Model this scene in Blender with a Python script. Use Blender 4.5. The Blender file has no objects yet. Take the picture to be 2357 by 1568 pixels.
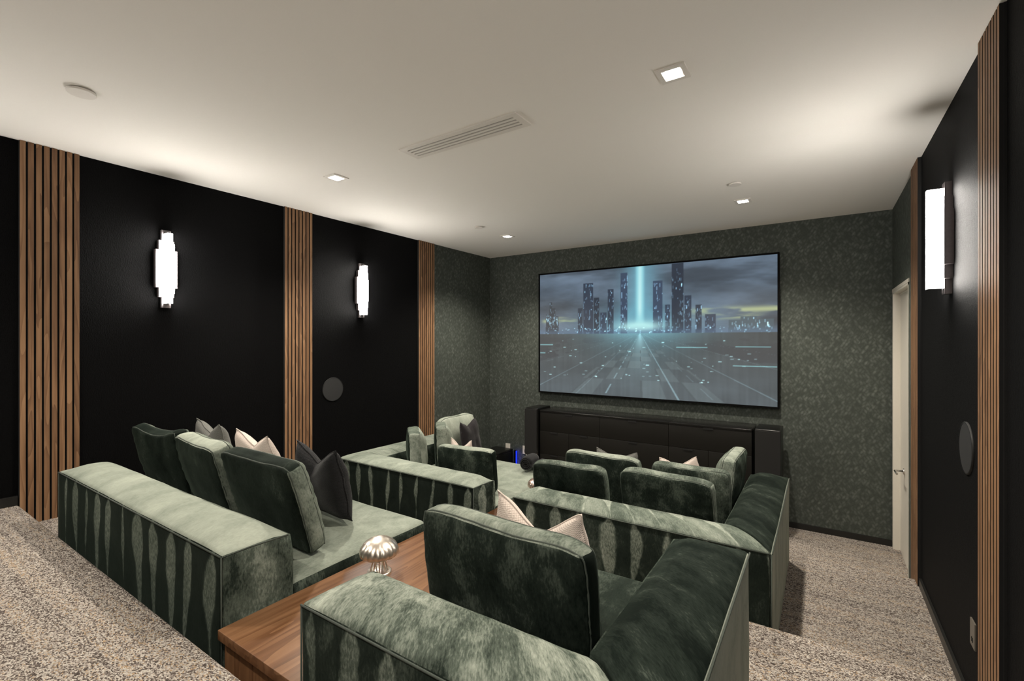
import bpy, math, random
import numpy as np
from mathutils import Vector, Matrix, noise

random.seed(7)
SC = bpy.context.scene
COL = SC.collection

# ------------------------------------------------------------------ camera, world, exposure
YAW = math.radians(33.508)
cam_d = bpy.data.cameras.new('camera')
cam_d.sensor_fit = 'HORIZONTAL'
cam_d.sensor_width = 36.0
cam_d.lens = 1071.6 / 2357.0 * 36.0
cam_d.shift_y = 1.0 / 2357.0
cam_d.clip_start = 0.02
cam = bpy.data.objects.new('camera', cam_d)
COL.objects.link(cam)
cam.location = (0.0, 0.0, 1.95)
cam.rotation_euler = (math.pi / 2, 0.0, YAW)
SC.camera = cam

w = bpy.data.worlds.new('world')
SC.world = w
w.use_nodes = True
w.node_tree.nodes['Background'].inputs[0].default_value = (0.9, 0.95, 1.0, 1)
w.node_tree.nodes['Background'].inputs[1].default_value = 0.0

vs = SC.view_settings
vs.view_transform = 'Standard'
vs.look = 'None'
vs.gamma = 1.0
vs.use_curve_mapping = False
vs.exposure = 0.0
SC.cycles.use_denoising = True
SC.cycles.max_bounces = 10
SC.cycles.diffuse_bounces = 8
SC.cycles.glossy_bounces = 3
SC.cycles.sample_clamp_indirect = 6.0

# lamps of the room
SPOT_W = 268.0                 # each recessed downlight
SCONCE_E = 101.0               # emission of the sconce glass
LENS_E = 60.0
WARM = (1.0, 0.915, 0.785)
NEUTRAL = (1.0, 0.95, 0.88)

# ------------------------------------------------------------------ dimensions (metres)
XL, XR = -4.16, 0.572          # side walls
YB, YR = 5.68, -1.6            # screen wall, rear wall
CH = 3.2                       # ceiling
T1, T2, T3, TH = 0.281, 0.562, 0.931, 0.80
E1, E2, E3 = 4.29, 2.585, 0.725   # step edges


# ------------------------------------------------------------------ object helpers
def link(name, me, parent=None, loc=(0, 0, 0), rot=(0, 0, 0)):
    o = bpy.data.objects.new(name, me)
    COL.objects.link(o)
    o.location = loc
    o.rotation_euler = rot
    if parent is not None:
        o.parent = parent
    return o


def tag(o, label=None, cat=None, group=None, kind=None):
    if label: o['label'] = label
    if cat: o['category'] = cat
    if group: o['group'] = group
    if kind: o['kind'] = kind
    return o


def thing(name, label, cat, loc=(0, 0, 0), rot=(0, 0, 0), group=None):
    return tag(link(name, None, None, loc, rot), label, cat, group)


class MB:
    """collects quads / n-gons, then becomes one mesh object"""
    def __init__(self):
        self.v, self.f, self.uv, self.nap, self.mi, self.sm = [], [], [], [], [], []

    def vert(self, p):
        self.v.append(tuple(p))
        return len(self.v) - 1

    def face(self, idx, uv=None, nap=None, mi=0, sm=False):  # nap: pile tone of the face with light and shade put in
        self.f.append(tuple(idx))
        self.uv.append(uv)
        self.nap.append(nap)
        self.mi.append(mi)
        self.sm.append(sm)

    def box(self, x0, x1, y0, y1, z0, z1, mi=0):
        b = len(self.v)
        for z in (z0, z1):
            for y in (y0, y1):
                for x in (x0, x1):
                    self.v.append((x, y, z))
        for q in ((0, 2, 3, 1), (4, 5, 7, 6), (0, 1, 5, 4), (2, 6, 7, 3), (0, 4, 6, 2), (1, 3, 7, 5)):
            self.face([b + i for i in q], mi=mi)
        return self

    def prism(self, pts, a0, a1, axis='x', mi=0, sm=False):
        """outline pts (2d) extruded along an axis"""
        def P(p, a):
            return {'x': (a, p[0], p[1]), 'y': (p[0], a, p[1]), 'z': (p[0], p[1], a)}[axis]
        n = len(pts)
        b = len(self.v)
        for a in (a0, a1):
            for p in pts:
                self.v.append(P(p, a))
        for i in range(n):
            j = (i + 1) % n
            self.face([b + i, b + j, b + n + j, b + n + i], mi=mi, sm=sm)
        self.face([b + i for i in range(n)][::-1], mi=mi)
        self.face([b + n + i for i in range(n)], mi=mi)
        return self

    def tube(self, pts, r, n=8, closed=False, mi=0):
        pts = [Vector(p) for p in pts]
        m = len(pts)
        rings = []
        up = Vector((0, 0, 1))
        for i in range(m):
            if closed:
                d = pts[(i + 1) % m] - pts[i - 1]
            else:
                d = pts[min(i + 1, m - 1)] - pts[max(i - 1, 0)]
            d.normalize()
            a = d.cross(up)
            if a.length < 1e-3:
                a = d.cross(Vector((1, 0, 0)))
            a.normalize()
            c = a.cross(d)
            rr = r[i] if isinstance(r, (list, tuple)) else r
            rings.append([self.vert(pts[i] + (a * math.cos(t) + c * math.sin(t)) * rr)
                          for t in [2 * math.pi * k / n for k in range(n)]])
        for i in range(m if closed else m - 1):
            A, B = rings[i], rings[(i + 1) % m]
            for k in range(n):
                self.face([A[k], A[(k + 1) % n], B[(k + 1) % n], B[k]], mi=mi, sm=True)
        if not closed:
            self.face(rings[0][::-1], mi=mi)
            self.face(rings[-1], mi=mi)
        return self

    def lathe(self, prof, n=32, c=(0, 0, 0), mod=None, mi=0, cap0=False, cap1=False, sm=True):
        rings = []
        for k, (r, z) in enumerate(prof):
            ring = []
            for i in range(n):
                t = 2 * math.pi * i / n
                rr = r * (mod(t, k / (len(prof) - 1)) if mod else 1)
                ring.append(self.vert((c[0] + rr * math.cos(t), c[1] + rr * math.sin(t), c[2] + z)))
            rings.append(ring)
        for k in range(len(prof) - 1):
            A, B = rings[k], rings[k + 1]
            for i in range(n):
                self.face([A[i], A[(i + 1) % n], B[(i + 1) % n], B[i]], mi=mi, sm=sm)
        if cap0: self.face(rings[0][::-1], mi=mi)
        if cap1: self.face(rings[-1], mi=mi)
        return self

    def softbox(self, x0, x1, y0, y1, z0, z1, r, n=(8, 4, 6), deform=None, nap=None, uvo=(0, 0), k=3, mi=0, skip=()):  # nap: pile tone per side, light and shade included
        c = ((x0 + x1) / 2, (y0 + y1) / 2, (z0 + z1) / 2)
        h = ((x1 - x0) / 2, (y1 - y0) / 2, (z1 - z0) / 2)
        ax = []
        for a in range(3):
            e = [h[a] - r * (1 - j / k) for j in range(1, k + 1)]
            inn = [(-1 + 2 * i / n[a]) * (h[a] - r) for i in range(n[a] + 1)]
            ax.append([-t for t in reversed(e)] + inn + e)
        lo = (x0, y0, z0)
        seen = {}

        def get(q):
            key = (round(q[0], 6), round(q[1], 6), round(q[2], 6))
            if key in seen:
                return seen[key]
            ii = [max(-(h[a] - r), min(h[a] - r, q[a])) for a in range(3)]
            d = Vector((q[0] - ii[0], q[1] - ii[1], q[2] - ii[2]))
            if d.length > 1e-9 and r > 0:
                d = d.normalized() * r
            p = Vector((ii[0] + d[0] + c[0], ii[1] + d[1] + c[1], ii[2] + d[2] + c[2]))
            if deform:
                p = deform(p)
            seen[key] = (self.vert(p),)
            return seen[key]

        for a in range(3):
            for s in (-1, 1):
                fname = ('-' if s < 0 else '+') + 'xyz'[a]
                if fname in skip:
                    continue
                u, v = [(1, 2), (0, 2), (0, 1)][a]
                U, V = ax[u], ax[v]
                nf = (nap or {}).get(fname, (nap or {}).get('*', (0.4, 0, 0.3)))
                for i in range(len(U) - 1):
                    for j in range(len(V) - 1):
                        q4, uvs, cols = [], [], []
                        for (ui, vj) in ((U[i], V[j]), (U[i + 1], V[j]), (U[i + 1], V[j + 1]), (U[i], V[j + 1])):
                            q = [0, 0, 0]
                            q[a] = s * h[a]
                            q[u] = ui
                            q[v] = vj
                            q4.append(get(q)[0])
                            uu = ui + c[u] + uvo[0]
                            vv = vj + c[v] + uvo[1]
                            uvs.append((uu, vv))
                            tv = (vj + h[v]) / (2 * h[v])
                            if len(nf) > 3 and nf[3]:           # pattern runs the other way on this panel
                                uvs[-1] = (vv, uu)
                                tv = (ui + h[u]) / (2 * h[u])
                                if nf[3] < 0: tv = 1 - tv
                            cols.append((nf[0], nf[1], tv, nf[2]))
                        flip = (s > 0) != (a == 1)
                        if not flip:
                            q4.reverse(); uvs.reverse(); cols.reverse()
                        self.face(q4, uvs, cols, mi=mi, sm=True)
        return self

    def build(self, name, mats, parent=None, loc=(0, 0, 0), rot=(0, 0, 0)):
        me = bpy.data.meshes.new(name)
        me.from_pydata(self.v, [], self.f)
        for m in (mats if isinstance(mats, (list, tuple)) else [mats]):
            me.materials.append(m)
        me.polygons.foreach_set('material_index', self.mi)
        me.polygons.foreach_set('use_smooth', self.sm)
        if any(u is not None for u in self.uv):
            uvl = me.uv_layers.new(name='UVMap')
            flat = []
            for f, u in zip(self.f, self.uv):
                for i in range(len(f)):
                    flat.extend(u[i] if u else (0, 0))
            uvl.data.foreach_set('uv', flat)
        if any(u is not None for u in self.nap):
            ca = me.color_attributes.new('nap', 'FLOAT_COLOR', 'CORNER')  # pile tone per face with light and shade painted in
            flat = []
            for f, u in zip(self.f, self.nap):
                for i in range(len(f)):
                    flat.extend(u[i] if u else (0.4, 0, 0, 0.3))
            ca.data.foreach_set('color', flat)
        me.update()
        return link(name, me, parent, loc, rot)


# ------------------------------------------------------------------ materials
class NT:
    def __init__(self, name):
        self.m = bpy.data.materials.new(name)
        self.m.use_nodes = True
        self.t = self.m.node_tree
        self.t.nodes.clear()
        self.out = self.t.nodes.new('ShaderNodeOutputMaterial')

    def n(self, typ, ins=None, **attrs):
        nd = self.t.nodes.new('ShaderNode' + typ)
        for k, v in attrs.items():
            setattr(nd, k, v)
        for k, v in (ins or {}).items():
            self.set(nd.inputs[k], v)
        return nd

    def set(self, sock, v):
        if isinstance(v, bpy.types.NodeSocket):
            self.t.links.new(v, sock)
        else:
            if isinstance(v, (tuple, list)) and sock.type == 'RGBA' and len(v) == 3:
                v = (*v, 1)
            sock.default_value = v

    def math(self, op, a, b=0.0, c=None, clamp=False):
        nd = self.n('Math', operation=op, use_clamp=clamp)
        self.set(nd.inputs[0], a)
        self.set(nd.inputs[1], b)
        if c is not None: self.set(nd.inputs[2], c)
        return nd.outputs[0]

    def mix(self, f, a, b, blend='MIX'):
        nd = self.n('Mix', data_type='RGBA', blend_type=blend)
        self.set(nd.inputs[0], f)
        self.set(nd.inputs[6], a)
        self.set(nd.inputs[7], b)
        return nd.outputs[2]

    def ramp(self, f, stops, interp='LINEAR'):
        nd = self.n('ValToRGB')
        cr = nd.color_ramp
        cr.interpolation = interp
        while len(cr.elements) < len(stops):
            cr.elements.new(0.5)
        for e, (p, c) in zip(cr.elements, stops):
            e.position = p
            e.color = (*c, 1) if len(c) == 3 else c
        self.set(nd.inputs[0], f)
        return nd.outputs[0]

    def mapr(self, v, a, b, c=0.0, d=1.0, smooth=False):
        nd = self.n('MapRange', interpolation_type='SMOOTHSTEP' if smooth else 'LINEAR')
        for i, x in enumerate((v, a, b, c, d)):
            self.set(nd.inputs[i], x)
        return nd.outputs[0]

    def noise(self, vec, scale, detail=3.0, rough=0.5, dist=0.0):
        return self.n('TexNoise', {'Vector': vec, 'Scale': scale, 'Detail': detail, 'Roughness': rough, 'Distortion': dist})

    def mapping(self, vec, scale=(1, 1, 1), rot=(0, 0, 0), loc=(0, 0, 0)):
        return self.n('Mapping', {'Vector': vec, 'Scale': scale, 'Rotation': rot, 'Location': loc}).outputs[0]

    def obj(self):
        return self.n('TexCoord').outputs['Object']

    def bump(self, h, strength=0.3, dist=0.002):
        return self.n('Bump', {'Height': h, 'Strength': strength, 'Distance': dist}).outputs[0]

    def bsdf(self, color, rough=0.6, metal=0.0, normal=None, spec=0.5, sheen=0.0, sheen_rough=0.5, sheen_tint=(1, 1, 1), coat=0.0, emis=None, emis_s=0.0):
        b = self.n('BsdfPrincipled')
        self.set(b.inputs['Base Color'], color)
        self.set(b.inputs['Roughness'], rough)
        self.set(b.inputs['Metallic'], metal)
        self.set(b.inputs['Specular IOR Level'], spec)
        if sheen:
            self.set(b.inputs['Sheen Weight'], sheen)
            self.set(b.inputs['Sheen Roughness'], sheen_rough)
            self.set(b.inputs['Sheen Tint'], sheen_tint)
        if coat: self.set(b.inputs['Coat Weight'], coat)
        if normal is not None: self.set(b.inputs['Normal'], normal)
        if emis is not None:
            self.set(b.inputs['Emission Color'], emis)
            self.set(b.inputs['Emission Strength'], emis_s)
        self.t.links.new(b.outputs[0], self.out.inputs[0])
        return self.m


def plain(name, col, rough=0.5, metal=0.0, spec=0.5, bump=0.0, scale=80.0, coat=0.0, var=0.15):
    t = NT(name)
    nz = t.noise(t.obj(), scale, 3.0).outputs[0]
    c = t.mix(nz, tuple(x * (1 - var) for x in col), tuple(min(1, x * (1 + var)) for x in col))
    return t.bsdf(c, rough, metal, t.bump(nz, bump, 0.001) if bump else None, spec, coat=coat)


def emitter(name, col, s):
    t = NT(name)
    e = t.n('Emission', {'Color': (*col, 1), 'Strength': s})
    t.t.links.new(e.outputs[0], t.out.inputs[0])
    return t.m


def m_velvet():
    """cut pile velvet: brushed pile marks over a per-face tone with light and shade put in"""
    t = NT('sage_velvet')
    uv = t.n('UVMap', uv_map='UVMap').outputs[0]
    at = t.n('Attribute', attribute_name='nap')  # base tone per face carries light and shade as well as pile direction
    sep = t.n('SeparateColor', {'Color': at.outputs['Color']})
    base, tear, vn = sep.outputs[0], sep.outputs[1], sep.outputs[2]
    brush = at.outputs['Alpha']
    suv = t.n('SeparateXYZ', {'Vector': uv})
    u = suv.outputs[0]
    # fine pile strokes and cloudy hand marks
    fine = t.noise(t.mapping(uv, (140, 55, 1)), 1.0, 4.0, 0.65, 0.3).outputs[0]
    cloud = t.noise(t.mapping(uv, (11.0, 8.0, 1), (0, 0, 0.5)), 1.0, 4.0, 0.6, 0.6).outputs[0]
    band = t.noise(t.mapping(uv, (5.2, 1.5, 1), (0, 0, -0.35)), 1.0, 2.0, 0.5, 0.5).outputs[0]
    # tapering strokes where a hand has run down the panel
    wob = t.noise(t.mapping(uv, (2.6, 0.9, 1)), 1.0, 2.0).outputs[0]
    uu = t.math('ADD', t.math('MULTIPLY', u, 5.9), t.math('MULTIPLY', wob, 1.5))
    fr = t.math('FRACT', uu)
    cell = t.math('FLOOR', uu)
    rnd = t.n('TexWhiteNoise', {'W': cell}, noise_dimensions='1D').outputs[0]
    tri = t.math('MULTIPLY', t.math('ABSOLUTE', t.math('SUBTRACT', fr, 0.5)), 2.0)
    lowv = t.math('ADD', t.math('MULTIPLY', rnd, 0.38), 0.06)
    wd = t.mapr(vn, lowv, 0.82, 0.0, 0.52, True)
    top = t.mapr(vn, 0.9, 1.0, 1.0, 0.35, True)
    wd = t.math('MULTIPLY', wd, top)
    rnd2 = t.n('TexWhiteNoise', {'W': t.math('ADD', cell, 31.7)}, noise_dimensions='1D').outputs[0]
    wd = t.math('MULTIPLY', wd, t.math('MULTIPLY_ADD', rnd2, 0.75, 0.42))
    wav = t.noise(t.mapping(uv, (5.0, 6.0, 1), (0, 0, 0), (7, 3, 0)), 1.0, 2.0).outputs[0]
    tri = t.math('ADD', tri, t.math('MULTIPLY', t.math('SUBTRACT', wav, 0.5), 0.55))
    edge = t.math('SUBTRACT', wd, tri)
    mask = t.mapr(edge, -0.07, 0.12, 0.0, 1.0, True)
    mask = t.math('MULTIPLY', mask, t.mapr(fine, 0.25, 0.6, 0.55, 1.0))
    s = t.math('MULTIPLY_ADD', t.math('SUBTRACT', fine, 0.5), 1.15, 0.0)
    s = t.math('ADD', s, t.math('MULTIPLY', t.math('SUBTRACT', cloud, 0.5), 1.6))
    s = t.math('ADD', s, t.math('MULTIPLY', t.math('SUBTRACT', band, 0.5), 1.5))
    nap = t.math('MULTIPLY_ADD', s, brush, base)  # brush marks over the base tone that holds light and shade
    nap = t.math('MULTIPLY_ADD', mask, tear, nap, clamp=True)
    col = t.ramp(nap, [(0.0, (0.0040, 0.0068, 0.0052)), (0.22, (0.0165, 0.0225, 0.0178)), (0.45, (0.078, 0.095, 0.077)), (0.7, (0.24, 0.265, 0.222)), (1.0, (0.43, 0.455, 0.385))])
    nrm = t.bump(fine, 0.25, 0.002)
    return t.bsdf(col, 0.8, 0.0, nrm, 0.05, sheen=0.05, sheen_rough=0.35, sheen_tint=(0.72, 0.95, 0.76))


def m_carpet():
    t = NT('flecked_carpet')
    o = t.obj()
    wn = t.noise(o, 60.0, 2.0)
    p = t.n('VectorMath', {0: o, 1: t.n('VectorMath', {0: wn.outputs['Color'], 'Scale': 0.006}, operation='SCALE').outputs[0]}, operation='ADD').outputs[0]
    v = t.n('TexVoronoi', {'Vector': t.mapping(p, (1.0, 1.5, 1.0)), 'Scale': 175.0, 'Randomness': 1.0})
    rnd = t.n('SeparateColor', {'Color': v.outputs['Color']}).outputs[0]
    row = t.noise(t.mapping(o, (1.0, 34, 1)), 1.0, 2.0).outputs[0]
    row2 = t.noise(t.mapping(o, (0.9, 9, 1)), 1.0, 2.0).outputs[0]
    f = t.math('ADD', rnd, t.math('MULTIPLY', t.math('SUBTRACT', row, 0.5), 0.75))
    f = t.math('ADD', f, t.math('MULTIPLY', t.math('SUBTRACT', row2, 0.5), 0.55))
    c = t.ramp(f, [(0.0, (0.060, 0.043, 0.035)), (0.24, (0.105, 0.078, 0.064)), (0.38, (0.245, 0.20, 0.17)),
                   (0.52, (0.43, 0.375, 0.325)), (0.75, (0.56, 0.505, 0.445)), (0.90, (0.61, 0.56, 0.50)), (0.98, (0.42, 0.29, 0.17))])
    hgt = t.math('SUBTRACT', 1.0, v.outputs['Distance'])
    return t.bsdf(c, 0.95, 0.0, t.bump(hgt, 1.0, 0.007), 0.1, sheen=0.1)


def m_fabric_black():
    t = NT('black_wall_fabric')
    o = t.obj()
    a = t.noise(t.mapping(o, (1, 260, 60)), 1.0, 3.0).outputs[0]
    b = t.noise(o, 420.0, 2.0).outputs[0]
    h = t.math('ADD', a, b)
    c = t.mix(b, (0.0012, 0.0012, 0.0014), (0.0028, 0.0028, 0.0032))
    return t.bsdf(c, 0.62, 0.0, t.bump(h, 0.85, 0.004), 0.06, sheen=0.01)


def m_wallpaper():
    """dark green paper printed with small loose leaves"""
    t = NT('leaf_wallpaper')
    o = t.obj()
    s = t.n('SeparateXYZ', {'Vector': o})
    uv = t.n('CombineXYZ', {'X': t.math('ADD', s.outputs[0], s.outputs[1]), 'Y': s.outputs[2], 'Z': 0.0}).outputs[0]
    fs = []
    for ang, loc, k in ((0.55, (0, 0, 0), 1.0), (-0.5, (3.3, 1.7, 0), 0.8)):
        r = t.mapping(uv, (1, 1, 1), (0, 0, ang), loc)
        v = t.n('TexVoronoi', {'Vector': t.mapping(r, (1.9, 1.0, 1)), 'Scale': 21.0, 'Randomness': 0.8})
        rnd = t.n('SeparateColor', {'Color': v.outputs['Color']}).outputs[0]
        leaf = t.mapr(v.outputs['Distance'], 0.0, 0.75, 1.0, 0.0, True)
        fs.append(t.math('MULTIPLY', leaf, t.math('MULTIPLY_ADD', rnd, 0.8 * k, 0.1)))
    f = t.math('MAXIMUM', fs[0], fs[1])
    big = t.noise(o, 3.0, 2.0).outputs[0]
    f = t.math('ADD', f, t.math('MULTIPLY', t.math('SUBTRACT', t.noise(o, 120, 3).outputs[0], 0.5), 0.3))
    f = t.math('MULTIPLY', f, t.math('ADD', big, 0.45), clamp=True)
    c = t.mix(f, (0.047, 0.055, 0.047), (0.135, 0.152, 0.133))
    return t.bsdf(c, 0.7, 0.0, t.bump(f, 0.15, 0.001), 0.25)


def m_wood(name, dark, mid, light, axis='z', scale=1.0, rough=0.42, coords='obj'):
    t = NT(name)
    o = t.obj()
    info = t.n('ObjectInfo')
    off = t.n('CombineXYZ', {'X': t.math('MULTIPLY', info.outputs['Random'], 37.0), 'Y': t.math('MULTIPLY', info.outputs['Random'], 11.0), 'Z': t.math('MULTIPLY', info.outputs['Random'], 5.0)}).outputs[0]
    p = t.n('VectorMath', {0: o, 1: off}, operation='ADD').outputs[0]
    lo, hi = 1.6 * scale, 34.0 * scale
    sc = {'x': (lo, hi, hi), 'y': (hi, lo, hi), 'z': (hi, hi, lo)}[axis]
    g = t.noise(t.mapping(p, sc), 1.0, 5.0, 0.6, 1.2).outputs[0]
    lo2, hi2 = 0.8 * scale, 8.0 * scale
    sc2 = {'x': (lo2, hi2, hi2), 'y': (hi2, lo2, hi2), 'z': (hi2, hi2, lo2)}[axis]
    wv = t.noise(t.mapping(p, sc2), 1.0, 2.0, 0.5, 0.8).outputs[0]
    rings = t.math('FRACT', t.math('MULTIPLY', wv, 9.0))
    f = t.math('ADD', t.math('MULTIPLY', g, 0.6), t.math('MULTIPLY', rings, 0.25))
    f = t.math('ADD', f, t.math('MULTIPLY', t.math('SUBTRACT', info.outputs['Random'], 0.5), 0.22))
    c = t.ramp(f, [(0.12, dark), (0.45, mid), (0.75, light)])
    return t.bsdf(c, rough, 0.0, t.bump(g, 0.12, 0.001), 0.35)


def m_tweed(name, a, b, scale=150.0, bumps=0.9):
    t = NT(name)
    uv = t.n('UVMap', uv_map='UVMap').outputs[0]
    s = t.n('SeparateXYZ', {'Vector': uv})
    x = t.math('SINE', t.math('MULTIPLY', s.outputs[0], scale * 2.6))
    y = t.math('SINE', t.math('MULTIPLY', s.outputs[1], scale * 4.2))
    wv = t.math('MULTIPLY', x, y)
    nz = t.noise(uv, scale * 1.3, 3.0).outputs[0]
    f = t.math('ADD', t.math('MULTIPLY', wv, 0.3), nz, clamp=True)
    c = t.mix(f, a, b)
    return t.bsdf(c, 0.9, 0.0, t.bump(f, bumps, 0.005), 0.15, sheen=0.1)


def m_brushed(name, col, rough=0.28):
    t = NT(name)
    nz = t.noise(t.obj(), 90.0, 2.0).outputs[0]
    return t.bsdf((*col, 1), t.mapr(nz, 0.3, 0.7, rough * 0.92, rough * 1.08), 1.0)


def m_ceiling():
    t = NT('painted_ceiling')
    nz = t.noise(t.obj(), 160.0, 3.0).outputs[0]
    c = t.mix(nz, (0.88, 0.855, 0.805), (0.91, 0.885, 0.835))
    return t.bsdf(c, 0.85, 0.0, t.bump(nz, 0.08, 0.001), 0.2)


def m_screen():
    t = NT('projected_picture')
    at = t.n('Attribute', attribute_name='picture')
    e = t.n('Emission', {'Color': at.outputs['Color'], 'Strength': 1.0})
    d = t.n('BsdfDiffuse', {'Color': (0.05, 0.05, 0.05, 1)})
    a = t.n('AddShader')
    t.t.links.new(e.outputs[0], a.inputs[0])
    t.t.links.new(d.outputs[0], a.inputs[1])
    t.t.links.new(a.outputs[0], t.out.inputs[0])
    return t.m


VELVET = m_velvet()
CARPET = m_carpet()
BLACKF = m_fabric_black()
PAPER = m_wallpaper()
CEIL = m_ceiling()
SLAT = m_wood('walnut_slat', (0.105, 0.052, 0.026), (0.25, 0.135, 0.068), (0.37, 0.215, 0.115), 'z', 1.0, 0.6)
TABLE_W = m_wood('walnut_veneer', (0.048, 0.020, 0.008), (0.135, 0.060, 0.026), (0.235, 0.120, 0.058), 'y', 0.8, 0.36)
TABLE_P = m_wood('walnut_board', (0.085, 0.038, 0.018), (0.17, 0.082, 0.038), (0.25, 0.13, 0.062), 'z', 0.8, 0.4)
FELT = plain('black_felt', (0.006, 0.006, 0.006), 0.95, bump=0.3, scale=300)
SKIRT = plain('black_painted_wood', (0.012, 0.012, 0.011), 0.4)
WHITE_P = plain('white_paint', (0.74, 0.70, 0.62), 0.35, var=0.03)
WHITE_M = plain('white_metal', (0.78, 0.745, 0.69), 0.5, var=0.03)
DARKSLOT = plain('dark_duct', (0.02, 0.017, 0.013), 0.8)
CHROME = m_brushed('polished_chrome', (0.75, 0.73, 0.70), 0.12)
NICKEL = m_brushed('brushed_champagne_nickel', (0.78, 0.70, 0.61), 0.34)
COPPER = m_brushed('brushed_rose_nickel', (0.85, 0.66, 0.58), 0.3)
CAB = plain('black_brown_laminate', (0.0085, 0.0078, 0.0062), 0.5, spec=0.25)
CABT = plain('black_glass_top', (0.010, 0.0095, 0.009), 0.22, spec=0.4)
PULL = plain('matt_black_pull', (0.003, 0.003, 0.003), 0.6)
SPKB = plain('speaker_cabinet', (0.006, 0.006, 0.0055), 0.3, spec=0.3)
SPKG = plain('speaker_cloth', (0.007, 0.0068, 0.0062), 0.9, bump=0.4, scale=700)
GRILLE = plain('black_speaker_grille', (0.026, 0.026, 0.027), 0.55, bump=0.5, scale=900)
FRAME_B = plain('black_screen_frame', (0.002, 0.002, 0.002), 0.7, spec=0.1)
GREYPL = plain('grey_metal_plate', (0.13, 0.115, 0.095), 0.4)
SLOTB = plain('black_socket', (0.004, 0.004, 0.004), 0.6)
BRONZE = plain('grey_sconce_metal', (0.16, 0.14, 0.145), 0.45, metal=0.3)
GLOW = emitter('sconce_glass', NEUTRAL, SCONCE_E)
GLOWS = emitter('sconce_side_glass', NEUTRAL, SCONCE_E * 0.6)
LENS = emitter('downlight_lens', (1.0, 0.95, 0.88), LENS_E)
BLUE = emitter('blue_led', (0.004, 0.014, 1.0), 5.0)
CREAM = m_tweed('cream_weave', (0.47, 0.37, 0.32), (0.74, 0.66, 0.60), 240, 0.55)
GREYT = m_tweed('grey_tweed', (0.05, 0.052, 0.048), (0.24, 0.235, 0.215), 250, 0.55)
CHAR = m_tweed('charcoal_weave', (0.0028, 0.0028, 0.0031), (0.019, 0.019, 0.0205), 230, 0.5)
DARKV = m_tweed('dark_plum_velvet', (0.006, 0.0048, 0.0055), (0.018, 0.0145, 0.0165), 200, 0.3)
BLANKET = m_tweed('black_knit', (0.004, 0.004, 0.0045), (0.010, 0.010, 0.011), 200, 0.6)
PIPE = plain('sage_piping', (0.045, 0.056, 0.045), 0.85)
SCREEN = m_screen()
WIRE = plain('grey_cable', (0.08, 0.08, 0.08), 0.5)


# ------------------------------------------------------------------ room shell
def struct(name, mb, mats, parent=None):
    o = mb.build(name, mats, parent)
    if parent is None:
        o['kind'] = 'structure'
    return o


# stepped carpet floor: one profile with rounded step edges, swept across the room
def nosing(y, z, r=0.022, n=5):
    # going towards the screen: the tread at height z ends at y and turns down
    return [(y - r + r * math.sin(a), z - r + r * math.cos(a)) for a in [math.pi / 2 * i / n for i in range(n + 1)]]


prof = [(YR - 0.1, T3)] + nosing(E3, T3) + [(E3, T2)] + nosing(E2, T2) + [(E2, T1)] + nosing(E1, T1) + [(E1, 0.0), (YB + 0.1, 0.0), (YB + 0.1, -0.12), (YR - 0.1, -0.12)]
mb = MB()
mb.prism(prof[::-1], XL - 0.1, XR + 0.12, 'x')
half = [(E3 - 0.02, T2)] + [(E3 - 0.02, TH)] + nosing(1.04, TH) + [(1.04, T2)]
mb.prism(half[::-1], XL - 0.05, -3.745, 'x')
struct('floor', mb, CARPET)

struct('ceiling', MB().box(XL - 0.12, XR + 0.14, YR - 0.12, YB + 0.12, CH, CH + 0.1), CEIL)
struct('wall_back', MB().box(XL - 0.12, XR + 0.14, YB, YB + 0.1, -0.1, CH), PAPER)
struct('wall_rear', MB().box(XL - 0.12, XR + 0.14, YR - 0.1, YR, -0.1, CH), BLACKF)
mb = MB().box(XL - 0.1, XL, YR, 4.44, -0.1, CH, 0).box(XL - 0.1, XL, 4.44, YB, -0.1, CH, 1)
struct('wall_left', mb, [BLACKF, PAPER])
DY0, DY1, DH = 4.70, 5.625, 2.405
mb = MB().box(XR, XR + 0.1, YR, 4.44, -0.1, CH, 0)
mb.box(XR, XR + 0.1, 4.44, DY0, -0.1, CH, 1).box(XR, XR + 0.1, DY1, YB, -0.1, CH, 1).box(XR, XR + 0.1, DY0, DY1, DH, CH, 1)
struct('wall_right', mb, [BLACKF, PAPER])

BH = 0.058
struct('baseboard_back', MB().box(XL, XR, YB - 0.014, YB, 0, BH), SKIRT)
mb = MB().box(XL, XL + 0.014, YR, E3 - 0.01, T3, T3 + BH).box(XL, XL + 0.014, 1.06, E2, T2, T2 + BH).box(XL, XL + 0.014, E2, E1, T1, T1 + BH).box(XL, XL + 0.014, E1, YB, 0, BH)
struct('baseboard_left', mb, SKIRT)
mb = MB().box(XR - 0.014, XR, YR, E3, T3, T3 + BH).box(XR - 0.014, XR, E3, E2, T2, T2 + BH).box(XR - 0.014, XR, E2, E1, T1, T1 + BH).box(XR - 0.014, XR, E1, DY0 - 0.06, 0, BH)
struct('baseboard_right', mb, SKIRT)

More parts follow.
